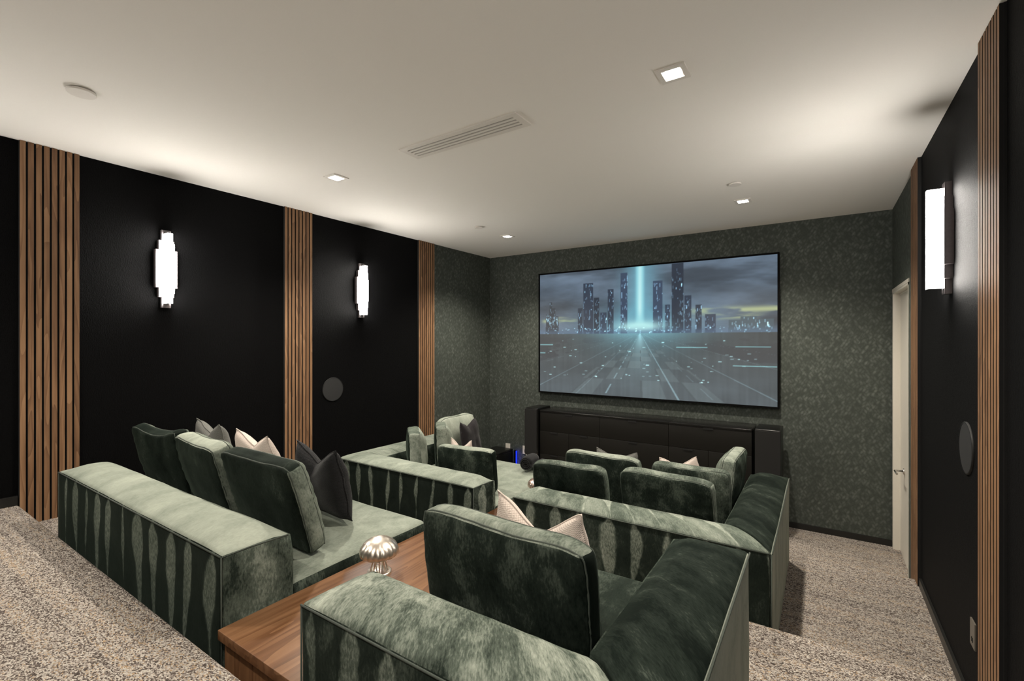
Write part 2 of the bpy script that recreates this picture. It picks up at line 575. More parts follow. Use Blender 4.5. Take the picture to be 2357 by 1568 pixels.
# door: jamb frame, leaf, lever handle
door = link('door_1', None, None, (XR, DY1, 0))
tag(door, 'white door with lever handle in the right wall beside the screen wall', 'door', kind='structure')
mb = MB()
mb.box(-0.004, 0.095, -0.018, 0.0, 0, DH)
mb.box(-0.004, 0.095, DY0 - DY1, DY0 - DY1 + 0.018, 0, DH)
mb.box(-0.004, 0.095, DY0 - DY1, 0, DH - 0.018, DH)
mb.box(-0.004, 0.0, -0.0, 0.03, 0, DH + 0.03).box(-0.006, 0.0, DY0 - DY1 - 0.03, 0.03, DH, DH + 0.03)
mb.box(0.045, 0.06, -0.03, -0.018, 0, DH - 0.018).box(0.045, 0.06, DY0 - DY1, 0, DH - 0.03, DH - 0.018)
mb.build('door_frame', WHITE_P, door)
MB().box(0.048, 0.088, DY0 - DY1 + 0.02, -0.02, 0.006, DH - 0.02).build('door_leaf', WHITE_P, door)
mb = MB()
mb.tube([(0.048, -0.30, 0.80), (0.036, -0.30, 0.80)], 0.026, 20)
mb.tube([(0.040, -0.30, 0.80), (-0.012, -0.30, 0.80), (-0.020, -0.31, 0.80), (-0.020, -0.43, 0.80)], 0.0085, 10)
mb.build('door_handle', CHROME, door)

# ------------------------------------------------------------------ walnut slat panels
SP = 0.0362


def slat_panel(xw, sgn, y0, z0, label):
    """xw wall face, sgn direction into the room"""
    root = thing('slat_panel', label, 'wall panel', (xw, y0, z0), group='walnut slat panels on the side walls')
    a, b = sorted((0.0, sgn * 0.008))
    MB().box(a, b, -0.002, 7 * SP + 0.029, 0, CH - z0 - 0.001).build('backing', FELT, root)
    for i in range(8):
        p, q = sorted((sgn * 0.008, sgn * 0.020))
        sb = MB().box(p, q, i * SP, i * SP + 0.0262, 0, CH - z0 - 0.001)
        sb.mi[2] = sb.mi[3] = 1          # only the face is veneered, the cut sides are black
        sb.build('slat', [SLAT, FELT], root)


slat_panel(XL, 1, 0.722, 0.562, 'wide-looking walnut slat panel on the left wall at the carpeted platform corner')
slat_panel(XL, 1, 2.437, T2, 'walnut slat panel on the left wall between the two lit sconces')
slat_panel(XL, 1, 4.165, T1, 'walnut slat panel on the left wall where the green wallpaper begins')
slat_panel(XR, -1, 2.432, T1, 'walnut slat panel on the right wall beside the wall outlet and round speaker')
slat_panel(XR, -1, 4.165, 0.0, 'walnut slat panel on the right wall beside the white door')


# ------------------------------------------------------------------ ceiling fittings
def downlight(x, y, label, dim=1.0):
    root = thing('downlight', label, 'ceiling light', (x, y, CH), group='square recessed downlights')
    s, i = 0.066, 0.043
    mb = MB()
    mb.box(-s, s, -s, -i, -0.007, 0).box(-s, s, i, s, -0.007, 0).box(-s, -i, -i, i, -0.007, 0).box(i, s, -i, i, -0.007, 0)
    mb.build('trim_ring', WHITE_M, root)
    MB().lathe([(0.0405, 0.0), (0.0405, -0.003), (0.0, -0.003)], 24).build('lens', LENS, root)
    ld = bpy.data.lights.new('downlight_lamp', 'SPOT')
    ld.energy = SPOT_W * dim
    ld.color = WARM
    ld.spot_size = math.radians(128)
    ld.spot_blend = 0.75
    ld.shadow_soft_size = 0.045
    link('lamp', ld, root, (0, 0, -0.012))


downlight(-0.573, 2.225, 'square recessed downlight in the ceiling nearest the right wall, largest of the lit ones')
downlight(-3.085, 2.225, 'square recessed downlight above the left seating, left of the air vent')
downlight(-0.574, 4.60, 'square recessed downlight in front of the screen beside a small white disc, on the right')
downlight(-3.11, 4.60, 'square recessed downlight nearest the left back corner above the screen')

downlight(-0.573, -0.16, 'unseen added downlight brightening the rear platform on the right', 0.6)  # pair behind the camera, added to brighten platform and ceiling
downlight(-3.085, -0.16, 'unseen added downlight brightening the rear platform on the left', 0.6)

root = thing('air_vent', 'long white linear air vent with four dark slots in the ceiling', 'vent', (-1.838, 2.21, CH))
L, W2 = 0.4535, 0.086
mb = MB()
edges = [-W2, -0.052, -0.040, -0.021, -0.009, 0.010, 0.022, 0.041, 0.053, W2]
for k in range(0, 10, 2):
    mb.box(-L + 0.04, L - 0.04, edges[k], edges[k + 1], -0.008, 0)
mb.box(-L, -L + 0.04, -W2, W2, -0.008, 0).box(L - 0.04, L, -W2, W2, -0.008, 0)
mb.build('grille', WHITE_M, root)
MB().box(-L + 0.03, L - 0.03, -0.06, 0.06, -0.002, 0).build('duct', DARKSLOT, root)


def disc(x, y, r, label):
    o = MB().lathe([(r, -0.004), (r, -0.013), (r * 0.97, -0.015), (0.0, -0.015)], 36, sm=False).lathe([(r * 0.8, 0.0), (r * 0.8, -0.005)], 24).build('sprinkler_cover', WHITE_M, None, (x, y, CH))
    tag(o, label, 'ceiling disc', 'flat white discs on the ceiling')


disc(-3.08, 0.752, 0.058, 'flat white round disc on the ceiling above the rear left corner, largest of three')
disc(-0.563, 4.053, 0.046, 'small flat white disc on the ceiling beside the right front downlight')
disc(-3.115, 4.046, 0.046, 'small flat white disc on the ceiling beside the left front downlight')


# ------------------------------------------------------------------ wall fittings
def sconce(xw, sgn, y, z, label):
    root = thing('wall_sconce', label, 'wall light', (xw, y, z), group='stepped glowing wall sconces')
    # stepped metal back plate
    mb = MB()
    def slab(h, w2, d0, d1, m, capped=False):
        a, b = sorted((sgn * d0, sgn * d1))
        m.box(a, b, -w2, w2, -h / 2, h / 2)
        if capped:                       # opaque metal end caps, only front and sides glow
            m.mi[-6] = m.mi[-5] = 1
            m.mi[-4] = m.mi[-3] = 2      # frosted side walls, dimmer than the front
    slab(0.586, 0.030, 0.0, 0.030, mb)
    slab(0.428, 0.050, 0.0, 0.034, mb)
    slab(0.285, 0.070, 0.0, 0.038, mb)
    mb.build('back_plate', BRONZE, root)
    mb = MB()
    slab(0.526, 0.0165, 0.030, 0.098, mb, True)
    slab(0.370, 0.035, 0.034, 0.083, mb, True)
    slab(0.228, 0.054, 0.038, 0.070, mb, True)
    mb.build('glass_bars', [GLOW, BRONZE, GLOWS], root)


sconce(XL, 1, 1.495, 2.494, 'stepped glowing sconce on the left wall above the rear left sofa')
sconce(XL, 1, 3.30, 2.494, 'stepped glowing sconce on the left wall above the round speaker, further away')
sconce(XL, 1, -0.30, 2.494, 'unseen added sconce on the left wall, brightening the ceiling over the rear platform')  # this and the next are out of view, added to lift the ceiling
sconce(XR, -1, -0.30, 2.490, 'unseen added sconce on the right wall, brightening the ceiling over the rear platform')
sconce(XR, -1, 3.31, 2.490, 'stepped glowing sconce on the right wall seen from the side')


def wall_speaker(xw, sgn, y, z, label):
    root = thing('wall_speaker', label, 'speaker', (xw, y, z), (0, sgn * math.pi / 2, 0), group='round in-wall speakers')
    MB().lathe([(0.122, 0.0), (0.122, 0.006), (0.119, 0.008), (0.116, 0.008)], 48).build('rim', PULL, root)
    MB().lathe([(0.117, 0.0065), (0.06, 0.0085), (0.0, 0.009)], 48).build('grille', GRILLE, root)


wall_speaker(XL, 1, 2.96, 1.455, 'round dark speaker grille on the left wall below the second sconce')
wall_speaker(XR, -1, 2.985, 1.45, 'round dark speaker grille on the right wall above the outlet')


def plate(name, label, loc, rz, w_, h_, mat, sock):
    root = thing(name, label, 'outlet', loc, (0, 0, rz))
    MB().box(-w_ / 2, w_ / 2, -0.006, 0, -h_ / 2, h_ / 2).build('cover_plate', mat, root)
    for dx, dz in sock:
        mb = MB()
        mb.box(dx - 0.013, dx + 0.013, -0.0075, -0.0055, dz - 0.002, dz + 0.002)
        mb.box(dx - 0.009, dx - 0.006, -0.0078, -0.0055, dz - 0.012, dz + 0.010)
        mb.box(dx + 0.006, dx + 0.009, -0.0078, -0.0055, dz - 0.012, dz + 0.010)
        mb.build('socket', SLOTB, root)


plate('wall_outlet', 'grey outlet plate low on the black right wall beside the slat panel', (XR, 2.868, 0.642), -math.pi / 2, 0.075, 0.116, GREYPL, [(0, -0.025)])
plate('wall_outlet', 'small white outlet plate low on the screen wall above the black table', (-3.83, YB, 0.385), 0, 0.08, 0.115, WHITE_P, [])
plate('wall_outlet', 'white outlet plate on the screen wall partly hidden behind the left tower speaker', (-3.535, YB, 0.385), 0, 0.075, 0.116, WHITE_P, [])
plate('wall_outlet', 'small black outlet plate low on the green left wall by the corner', (XL, 5.32, 0.43), math.pi / 2, 0.075, 0.116, PULL, [(0, 0.022), (0, -0.022)])

# ------------------------------------------------------------------ screen
SX0, SX1, SZ0, SZ1 = -3.277, -0.357, 1.235, 2.884
root = thing('projector_screen', 'large framed cinema screen showing a grey blue futuristic city scene', 'screen', ((SX0 + SX1) / 2, YB, SZ0))
hw, hh = (SX1 - SX0) / 2, SZ1 - SZ0
mb = MB()
fw = 0.018
for (a, b, c, d) in ((-hw, hw, 0, fw), (-hw, hw, hh - fw, hh), (-hw, -hw + fw, fw, hh - fw), (hw - fw, hw, fw, hh - fw)):
    mb.box(a, b, -0.062, 0, c, d)
mb.box(-hw + fw, hw - fw, -0.02, 0, fw, hh - fw)
mb.build('frame', FRAME_B, root)

NX, NY = 561, 316


def vnoise(cx, cy, seed):
    g = np.random.default_rng(seed).random((cy + 2, cx + 2))
    yy = np.linspace(0, cy, NY)[:, None]; xx = np.linspace(0, cx, NX)[None, :]
    yi = np.minimum(yy.astype(int), cy); xi = np.minimum(xx.astype(int), cx)
    fy = yy - yi; fx = xx - xi
    fy = fy * fy * (3 - 2 * fy); fx = fx * fx * (3 - 2 * fx)
    return (g[yi, xi] * (1 - fy) * (1 - fx) + g[yi + 1, xi] * fy * (1 - fx) + g[yi, xi + 1] * (1 - fy) * fx + g[yi + 1, xi + 1] * fy * fx)


def fbm(cx, cy, seed, octv=4):
    s = 0; a = 1; tot = 0
    for o in range(octv):
        s = s + a * vnoise(cx * 2 ** o, cy * 2 ** o, seed + o); tot += a; a *= 0.55
    return s / tot


def sst(a, b, x):
    t_ = np.clip((x - a) / (b - a), 0, 1)
    return t_ * t_ * (3 - 2 * t_)


def picture():
    """an invented skyline at dusk: clouds, a shaft of light, towers and a paved avenue (display values)"""
    X = np.linspace(0, 1, NX)[None, :] * np.ones((NY, 1)); Y = np.linspace(0, 1, NY)[:, None] * np.ones((1, NX))
    hz, vx = 0.495, 0.49
    A = 1.777
    img = np.zeros((NY, NX, 3))

    def over(m, c):
        img[:] = img * (1 - m[..., None]) + np.array(c) * m[..., None]

    def add(m, c):
        img[:] = img + np.array(c) * m[..., None]
    cl = fbm(4, 7, 3, 5)
    cl2 = fbm(3, 9, 21, 5)
    sky = 0.27 + 0.36 * (cl - 0.35) + 0.03 * (1 - Y)
    img[:] = np.stack([sky * 0.97, sky * 1.14, sky * 1.32], -1)
    over(sst(0.48, 0.66, cl2) * 0.55 * sst(0.5, 0.8, Y), (0.20, 0.235, 0.275))
    yl = np.exp(-((Y - 0.645) / 0.022) ** 2) * sst(0.45, 0.6, fbm(7, 20, 40)) * (sst(0.64, 0.76, X) + 0.8 * sst(0.18, 0.1, X))
    over(np.clip(yl, 0, 1) * 0.9, (0.70, 0.74, 0.55))
    yl = np.exp(-((Y - 0.60) / 0.016) ** 2) * sst(0.4, 0.55, fbm(6, 24, 47)) * (sst(0.62, 0.72, X) * sst(0.98, 0.9, X) + sst(0.24, 0.16, X) * sst(0.0, .03, X))
    over(np.clip(yl, 0, 1) * 0.75, (0.68, 0.73, 0.53))
    # haze of light round the beam
    dx = (X - vx) * A
    glow = np.exp(-(dx / 0.13) ** 2) * sst(0.3, 0.6, Y) + 1.0 * np.exp(-((dx / 0.42) ** 2 + ((Y - hz - 0.03) / 0.15) ** 2))
    over(np.clip(glow * 0.75, 0, 0.92), (0.42, 0.66, 0.74))
    # block towers left and right
    rng = random.Random(5)
    def tower(x0, x1, top, shade, flare=0.0, lean=0.0):
        w_ = flare * np.clip((0.72 - Y) / 0.22, 0, 1) ** 1.3
        m = ((X > x0 - w_ + lean * (Y - hz)) & (X < x1 + w_ + lean * (Y - hz)) & (Y > hz - 0.01) & (Y < top)).astype(float)
        over(m * 0.93, shade)
        for _ in range(int(30 * (top - hz) / 0.4) + 5):
            wx = rng.uniform(x0, x1); wy = rng.uniform(hz + 0.02, min(top, 1.0) - 0.01)
            ww = rng.uniform(0.0006, 0.0016); wh = rng.uniform(0.003, 0.014)
            mm = ((abs(X - wx) < ww) & (abs(Y - wy) < wh) & (m > 0)).astype(float)
            add(mm * rng.uniform(0.2, 0.6), (0.75, 1.0, 1.1))
    for x0, x1, tp, sh in ((0.20, 0.225, 0.70, 0.9), (0.228, 0.275, 0.90, 1.0), (0.28, 0.305, 0.78, 0.8), (0.31, 0.34, 0.66, 1.1), (0.345, 0.372, 0.84, 0.95),
                           (0.405, 0.435, 0.96, 1.3), (0.545, 0.585, 0.88, 1.3), (0.595, 0.615, 0.70, 1.1), (0.622, 0.668, 1.0, 0.85), (0.672, 0.70, 0.76, 1.0), (0.715, 0.738, 0.69, 0.9), (0.75, 0.79, 0.62, 1.1)):
        tower(x0, x1, tp, (0.155 * sh, 0.20 * sh, 0.27 * sh))
    for x0, x1, tp in ((0.035, 0.05, 0.66), (0.052, 0.066, 0.76), (0.067, 0.083, 0.71), (0.085, 0.098, 0.64)):
        tower(x0, x1, tp, (0.15, 0.18, 0.22), 0.004)
    for x0, x1, tp in ((0.84, 0.875, 0.575), (0.88, 0.93, 0.60), (0.935, 0.985, 0.58)):
        tower(x0, x1, tp, (0.26, 0.33, 0.37), 0.005)
    # beam
    wb = 0.026 + 0.010 * (fbm(3, 4, 77, 2) - .5)
    over(np.clip(np.exp(-(dx / (wb * 1.35)) ** 4) * sst(hz, hz + 0.1, Y) * 0.92, 0, 1), (0.56, 0.84, 0.89))
    over(np.exp(-(dx / 0.016) ** 2) * sst(hz + .05, hz + 0.2, Y) * (0.55 + 0.5 * vnoise(90, 3, 8)) * 0.8, (0.82, 0.97, 0.97))
    over(np.clip(np.exp(-((dx / 0.17) ** 2 + ((Y - hz - 0.045) / 0.045) ** 2)) * 1.15, 0, 0.96), (0.72, 0.93, 0.93))
    # lit terrace band at the horizon
    band = np.exp(-((Y - hz) / 0.03) ** 2)
    over(band * 0.55, (0.33, 0.44, 0.56))
    for _ in range(130):
        wx = rng.uniform(0.02, 0.98); wy = hz + rng.uniform(-0.012, 0.045)
        add(((abs(X - wx) < rng.uniform(0.001, 0.004)) & (abs(Y - wy) < 0.0035)).astype(float) * rng.uniform(0.1, 0.5), (0.7, 0.95, 1.0))
    # ground
    g = Y < hz - 0.004
    dep = np.clip((hz - Y) / hz, 0.004, 1)
    px = (X - vx) / dep
    base = 0.215 + 0.10 * dep + 0.03 * (vnoise(120, 3, 11) - .5) + 0.08 * (fbm(6, 10, 15) - 0.5)
    gimg = np.stack([base * 0.96, base * 1.09, base * 1.17], -1)
    img[g] = gimg[g]
    side = ((abs(px) > 1.02) & g).astype(float) * sst(0.02, 0.1, dep) * sst(0.75, 0.3, dep) * (fbm(5, 9, 60) > 0.45)
    over(side * 0.7, (0.185, 0.20, 0.225))
    gl = np.exp(-dep / 0.24) * np.exp(-(dx / 0.42) ** 2) * g
    over(np.clip(gl * 0.95, 0, 0.95), (0.47, 0.70, 0.76))
    add(np.exp(-dep / 0.42) * np.exp(-(px / 0.13) ** 2) * g * 0.30, (0.8, 1.0, 1.0))
    for k, (c, wl, s_) in enumerate(((-0.16, 0.006, .25), (0.16, 0.006, .25), (-0.3, 0.004, .12), (0.3, 0.004, .12), (-0.55, 0.006, .16), (0.55, 0.006, .18), (-0.95, .008, .12), (1.0, .008, .12), (-1.5, .01, .1), (1.6, .01, .1))):
        dash = 1.0 if k % 3 else (np.sin(18 / dep) > -0.2)
        add(((abs(px - c) < wl * (0.6 + .4 / np.sqrt(dep) * .3)) & g).astype(float) * s_ * dash, (0.75, 1.0, 1.05))
    # pale paving slabs on the avenue and lights on the flanks
    tile = ((np.floor(px * 9) * 7 + np.floor(2.2 / dep) * 13) % 5 < 1.6) & (abs(px) < 0.36) & g & (dep > 0.25)
    over(tile.astype(float) * 0.22, (0.52, 0.60, 0.61))
    over((tile & ((px * 9) % 1 < 0.1)).astype(float) * 0.6, (0.25, 0.29, 0.31))
    for (a, b, yy) in ((0.0, 0.07, 0.40), (0.64, 0.76, 0.385), (0.86, 0.98, 0.392), (0.85, 1.0, 0.262), (0.0, 0.03, 0.33)):
        add(((X > a) & (X < b) & (abs(Y - yy) < 0.0035)).astype(float) * 0.5, (0.5, 0.85, 0.85))
    for _ in range(70):
        wx = rng.uniform(0.0, 1.0); wy = rng.uniform(0.12, 0.45)
        add(((abs(X - wx) < rng.uniform(0.001, 0.007)) & (abs(Y - wy) < 0.0032)).astype(float) * rng.uniform(0.15, 0.6), (0.7, 0.95, 0.95))
    for _ in range(1):
        p = np.pad(img, ((1, 1), (1, 1), (0, 0)), 'edge')
        img = 0.36 * img + 0.16 * (p[:-2, 1:-1] + p[2:, 1:-1] + p[1:-1, :-2] + p[1:-1, 2:])
    return np.clip(img, 0, 1)


def build_screen():
    x0, x1, z0, z1 = -hw + fw, hw - fw, fw, hh - fw
    gx, gz = np.meshgrid(np.linspace(x0, x1, NX), np.linspace(z0, z1, NY))
    vv = np.stack([gx.ravel(), np.full(NX * NY, -0.048), gz.ravel()], -1)
    i = np.arange(NX * NY).reshape(NY, NX)
    q = np.stack([i[:-1, :-1].ravel(), i[:-1, 1:].ravel(), i[1:, 1:].ravel(), i[1:, :-1].ravel()], -1)
    me = bpy.data.meshes.new('picture')
    me.from_pydata(vv.tolist(), [], q.tolist())
    me.materials.append(SCREEN)
    ca = me.color_attributes.new('picture', 'FLOAT_COLOR', 'POINT')
    im = picture()
    lin = np.where(im <= 0.04045, im / 12.92, ((im + 0.055) / 1.055) ** 2.4)
    rgba = np.concatenate([lin.reshape(-1, 3), np.ones((NX * NY, 1))], -1).astype(np.float32)
    ca.data.foreach_set('color', rgba.ravel())
    link('picture', me, root)


build_screen()

# ------------------------------------------------------------------ media console: three sideboard units
CY0, CY1 = 5.25, 5.66


def sideboard(x0, x1, split, label):
    root = thing('sideboard', label, 'cabinet', (x0, CY0, 0), group='three joined black sideboards under the screen')
    W_, D = x1 - x0, CY1 - CY0
    MB().box(0.0015, W_ - 0.0015, 0.018, D, 0.0, 1.03).build('carcass', CAB, root)
    MB().softbox(0.001, W_ - 0.001, -0.004, D, 1.03, 1.053, 0.003, (1, 1, 1), k=2).build('top_panel', CABT, root)

    def front(a, b, z0, z1, kind):
        o = MB().softbox(a + 0.0015, b - 0.0015, 0.0, 0.018, z0 + 0.0015, z1 - 0.0015, 0.002, (1, 1, 1), k=2).build(kind, CAB, root)
        cx_ = (a + b) / 2
        MB().box(cx_ - 0.05, cx_ + 0.05, -0.006, 0.001, z1 - 0.020, z1 - 0.0015).build('pull', PULL, o)
    front(0, W_, 0.785, 1.03, 'drawer')
    cols = [0, W_ / 2, W_] if split else [0, W_]
    for a, b in zip(cols[:-1], cols[1:]):
        front(a, b, 0.49, 0.785, 'drawer')
        front(a, b, 0.06, 0.49, 'door')


sideboard(-3.04, -2.213, True, 'black sideboard under the left part of the screen')
sideboard(-2.213, -1.400, False, 'black sideboard under the middle of the screen')
sideboard(-1.400, -0.575, True, 'black sideboard under the right part of the screen')


def tower(x0, x1, y0, y1, label):
    root = thing('tower_speaker', label, 'speaker', ((x0 + x1) / 2, y0, 0), group='black tower speakers flanking the sideboards')
    h = (x1 - x0) / 2
    MB().softbox(-h, h, 0.02, y1 - y0, 0.40, 1.075, 0.012, (2, 2, 2)).build('cabinet', SPKB, root)
    r = 0.05
    pts = [(-h + 0.004, 1.06), (h - 0.004, 1.06)]
    pts += [(h - 0.004 - r + r * math.cos(a), 0.45 + r - r * math.sin(a)) for a in [math.pi / 2 * i / 6 for i in range(7)]]
    pts += [(-h + 0.004 + r - r * math.sin(a), 0.45 + r - r * math.cos(a)) for a in [math.pi / 2 * i / 6 for i in range(7)]]
    MB().prism(pts, 0.0, 0.021, 'y').build('front_grille', SPKG, root)
    for s in (-1, 1):
        cx_ = s * (h - 0.004 - r)
        p = [(cx_ + s * (r + 0.004) * math.cos(a), 0.006, 0.45 + r - (r + 0.004) * math.sin(a)) for a in [math.pi / 2 * i / 8 for i in range(9)]]
        p = [(p[0][0], 0.006, 0.53)] + p
        MB().tube(p, 0.0045, 8).build('chrome_trim', CHROME, root)
    MB().softbox(-h + 0.02, h - 0.02, 0.05, y1 - y0 - 0.04, 0.02, 0.41, 0.01, (1, 1, 1)).build('stand', SPKB, root)
    MB().softbox(-h, h, 0.01, y1 - y0, 0.0, 0.025, 0.006, (1, 1, 1)).build('base', SPKB, root)


tower(-3.240, -3.052, 5.19, 5.56, 'black tower speaker left of the black sideboards')
tower(-0.545, -0.318, 5.19, 5.56, 'black tower speaker right of the black sideboards')

# low black table with a blue light beside it, in the left corner
root = thing('side_table', 'low glossy black table in the left corner by the screen wall', 'table', (-3.99, 5.23, 0))
MB().softbox(0, 0.30, 0.0, 0.37, 0.37, 0.40, 0.008, (1, 1, 1)).build('table_top', SPKB, root)
MB().softbox(0.28, 0.30, 0.0, 0.37, 0.0, 0.372, 0.006, (1, 1, 1)).build('side_panel', SPKB, root)
MB().softbox(0.0, 0.02, 0.0, 0.37, 0.0, 0.372, 0.006, (1, 1, 1)).build('side_panel', SPKB, root)
MB().box(0.021, 0.279, 0.35, 0.365, 0.0, 0.37).build('back_panel', SPKB, root)
MB().tube([(0.06, 0.02, 0.20), (0.12, 0.015, 0.22), (0.19, 0.01, 0.27), (0.25, 0.012, 0.34), (0.27, 0.03, 0.372)], 0.005, 8).build('cable', WIRE, root)
o = MB().softbox(-0.012, 0.012, -0.02, 0.02, 0.0, 0.375, 0.004, (1, 1, 1)).build('light_bar', SPKB, None, (-3.672, 5.625, 0))
tag(o, 'slim black upright bar giving blue light on the floor behind the low black table', 'light')
MB().box(-0.008, 0.016, 0.004, 0.024, 0.12, 0.36).build('blue_light', BLUE, o)


# ------------------------------------------------------------------ velvet sofas
def crown(t_):
    return 1 - abs(2 * t_ - 1) ** 2.4


def smooth01(x):
    x = max(0.0, min(1.0, x))
    return x * x * (3 - 2 * x)


def bolster(L_, T_, H, nap, uvo, mitre0=False, mitre1=False, c=0.034, r=0.016, axis='x', flip=False):
    """a long upholstered bolster: runs along local x from 0..L, outer face at y=0, thickness T"""
    mb = MB()
    n = (max(10, int(L_ / 0.045)), 8, 8)

    def deform(p):
        x, y, z = p
        wz = smooth01((z - (H - 0.10)) / 0.10)
        top = max(0.0, min(1.0, (z - (H - r * 1.05)) / r))
        e0 = 1.0 if mitre0 else smooth01(x / 0.11)
        e1 = 1.0 if mitre1 else smooth01((L_ - x) / 0.11)
        a = max(0.0, min(1.0, y / T_))
        dz = c * crown(a) * e0 * e1 * top
        # soft puckers along the seams of the top
        pk = noise.noise(Vector((x * 16 + uvo[0] * 7, y * 5, uvo[1]))) * 0.0035 + noise.noise(Vector((x * 5 + uvo[0], y * 4, 3.3))) * 0.004
        dz += pk * top * crown(a)
        # inner upper edge is rounder than the outer one
        yy = y - 0.012 * smooth01((y - 0.5 * T_) / (0.5 * T_)) * wz
        dz -= 0.016 * smooth01((a - 0.72) / 0.28) * top
        yy += 0.003 * noise.noise(Vector((x * 3.1, z * 3.0, uvo[0] + 9)))
        xx = x
        m0 = y if mitre0 else 0.0
        m1 = y if mitre1 else 0.0
        xx = m0 + (x / L_) * (L_ - m0 - m1)
        return Vector((xx, yy, z + dz))
    mb.softbox(0, L_, 0, T_, 0.0, H, r, n, deform, nap, uvo)
    return mb


def seat_mb(x0, x1, y0, y1, h, nap, uvo, c=0.008):
    def deform(p):
        x, y, z = p
        a = (x - x0) / (x1 - x0)
        b = (y - y0) / (y1 - y0)
        top = max(0.0, min(1.0, (z - (h - 0.05)) / 0.05))
        dz = c * (1 - abs(2 * a - 1) ** 4) * (1 - abs(2 * b - 1) ** 4) * top
        dz += 0.004 * noise.noise(Vector((x * 4, y * 4, uvo[0]))) * top
        return Vector((x, y, z + dz))
    n = (max(6, int((x1 - x0) / 0.06)), max(6, int((y1 - y0) / 0.06)), 5)
    return MB().softbox(x0, x1, y0, y1, 0.0, h, 0.045, n, deform, nap, uvo, k=4)


H_BACK, T_BACK, H_SEAT = 0.632, 0.275, 0.423


def sofa(label, x0, x1, y0, depth, z, arm, nap_shades, seed, arm_ext=0.0):
    """back along -y, optional arm at x0 ('left') or x1 ('right')"""
    root = thing('sectional_sofa', label, 'sofa', (x0, y0, z), group='sage green velvet sofas')
    L_ = x1 - x0
    uvo = (seed * 3.17, seed * 1.3)
    bk = bolster(L_, T_BACK, H_BACK, nap_shades['back'], uvo, arm == 'left', arm == 'right')
    o = bk.build('backrest', VELVET, root)
    # piping along the outer seam and the end panel
    a0 = 0.0
    pts = [(a0 + 0.004, -0.001, H_BACK - 0.006), (L_ - 0.004, -0.001, H_BACK - 0.006)]
    mb = MB().tube(pts, 0.0032, 6)
    if arm != 'right':
        mb.tube([(L_ - 0.002, 0.002, 0.02), (L_ - 0.002, 0.002, H_BACK - 0.008), (L_ - 0.002, 0.10, H_BACK - 0.006), (L_ - 0.002, T_BACK - 0.025, H_BACK - 0.012)], 0.0032, 6)
    if arm != 'left':
        mb.tube([(0.002, 0.002, 0.02), (0.002, 0.002, H_BACK - 0.008)], 0.0032, 6)
    mb.build('piping', PIPE, o)
    Ya = depth + arm_ext
    sx0, sx1 = 0.0, L_
    if arm == 'right':
        am = bolster(Ya, T_BACK, H_BACK, nap_shades['arm'], (uvo[0] + 1.7, uvo[1] + 2.2), True, False)
        # rotate so that the outer face looks to +x: local x runs to +y
        am.v = [(L_ - v[1], v[0], v[2]) for v in am.v]
        am.f = [f[::-1] for f in am.f]
        am.uv = [u[::-1] if u else u for u in am.uv]
        am.nap = [u[::-1] if u else u for u in am.nap]
        o = am.build('armrest', VELVET, root)
        MB().tube([(L_ + 0.001, 0.004, H_BACK - 0.006), (L_ + 0.001, Ya - 0.004, H_BACK - 0.006)], 0.0032, 6).tube([(L_ - 0.002, 0.001, 0.02), (L_ - 0.002, 0.001, H_BACK - 0.008)], 0.0032, 6).build('piping', PIPE, o)
        sx1 = L_ - T_BACK
    elif arm == 'left':
        am = bolster(Ya, T_BACK, H_BACK, nap_shades['arm'], (uvo[0] + 1.7, uvo[1] + 2.2), True, False)
        am.v = [(v[1], v[0], v[2]) for v in am.v]
        am.f = [f[::-1] for f in am.f]
        am.uv = [u[::-1] if u else u for u in am.uv]
        am.nap = [u[::-1] if u else u for u in am.nap]
        o = am.build('armrest', VELVET, root)
        MB().tube([(-0.001, 0.004, H_BACK - 0.006), (-0.001, Ya - 0.004, H_BACK - 0.006)], 0.0032, 6).build('piping', PIPE, o)
        sx0 = T_BACK
    s = seat_mb(sx0 + 0.002, sx1 - 0.002, T_BACK - 0.01, depth, H_SEAT, nap_shades['seat'], (uvo[0] + 4.4, uvo[1]))
    o = s.build('seat', VELVET, root)
    hz_ = H_SEAT - 0.075
    if arm == 'left':
        MB().tube([(sx1 - 0.001, T_BACK + 0.01, hz_), (sx1 - 0.001, depth - 0.05, hz_), (sx1 - 0.05, depth + 0.001, hz_), (sx0 + 0.02, depth + 0.001, hz_)], 0.0032, 6).build('piping', PIPE, o)
    else:
        MB().tube([(sx0 + 0.001, T_BACK + 0.01, hz_), (sx0 + 0.001, depth - 0.05, hz_), (sx0 + 0.05, depth + 0.001, hz_), (sx1 - 0.02, depth + 0.001, hz_)], 0.0032, 6).build('piping', PIPE, o)
    return root


SIDE = {'*': (0.18, 0.0, 0.35)}
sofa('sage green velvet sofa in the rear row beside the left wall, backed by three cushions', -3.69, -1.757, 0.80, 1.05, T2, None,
     {'back': {'-y': (0.06, 0.46, 0.16), '+z': (0.74, 0.0, 0.20), '+x': (0.40, 0.0, 0.45), '*': (0.3, 0, 0.3)},  # pale top, dark back: pile tone with light and shade painted in
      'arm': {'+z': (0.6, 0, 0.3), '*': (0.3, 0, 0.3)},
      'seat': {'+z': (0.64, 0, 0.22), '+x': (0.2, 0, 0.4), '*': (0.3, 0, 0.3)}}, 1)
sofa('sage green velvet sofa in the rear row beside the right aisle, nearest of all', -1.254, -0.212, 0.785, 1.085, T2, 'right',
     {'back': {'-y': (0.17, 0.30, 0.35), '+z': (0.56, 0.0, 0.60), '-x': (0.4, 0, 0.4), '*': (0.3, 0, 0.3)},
      'arm': {'+z': (0.13, 0.0, 0.42), '-y': (0.95, 0.0, 0.30), '*': (0.25, 0, 0.3)},  # outer arm face paled in colour to look lit by the sconces
      'seat': {'+z': (0.22, 0, 0.25), '*': (0.3, 0, 0.3)}}, 2)
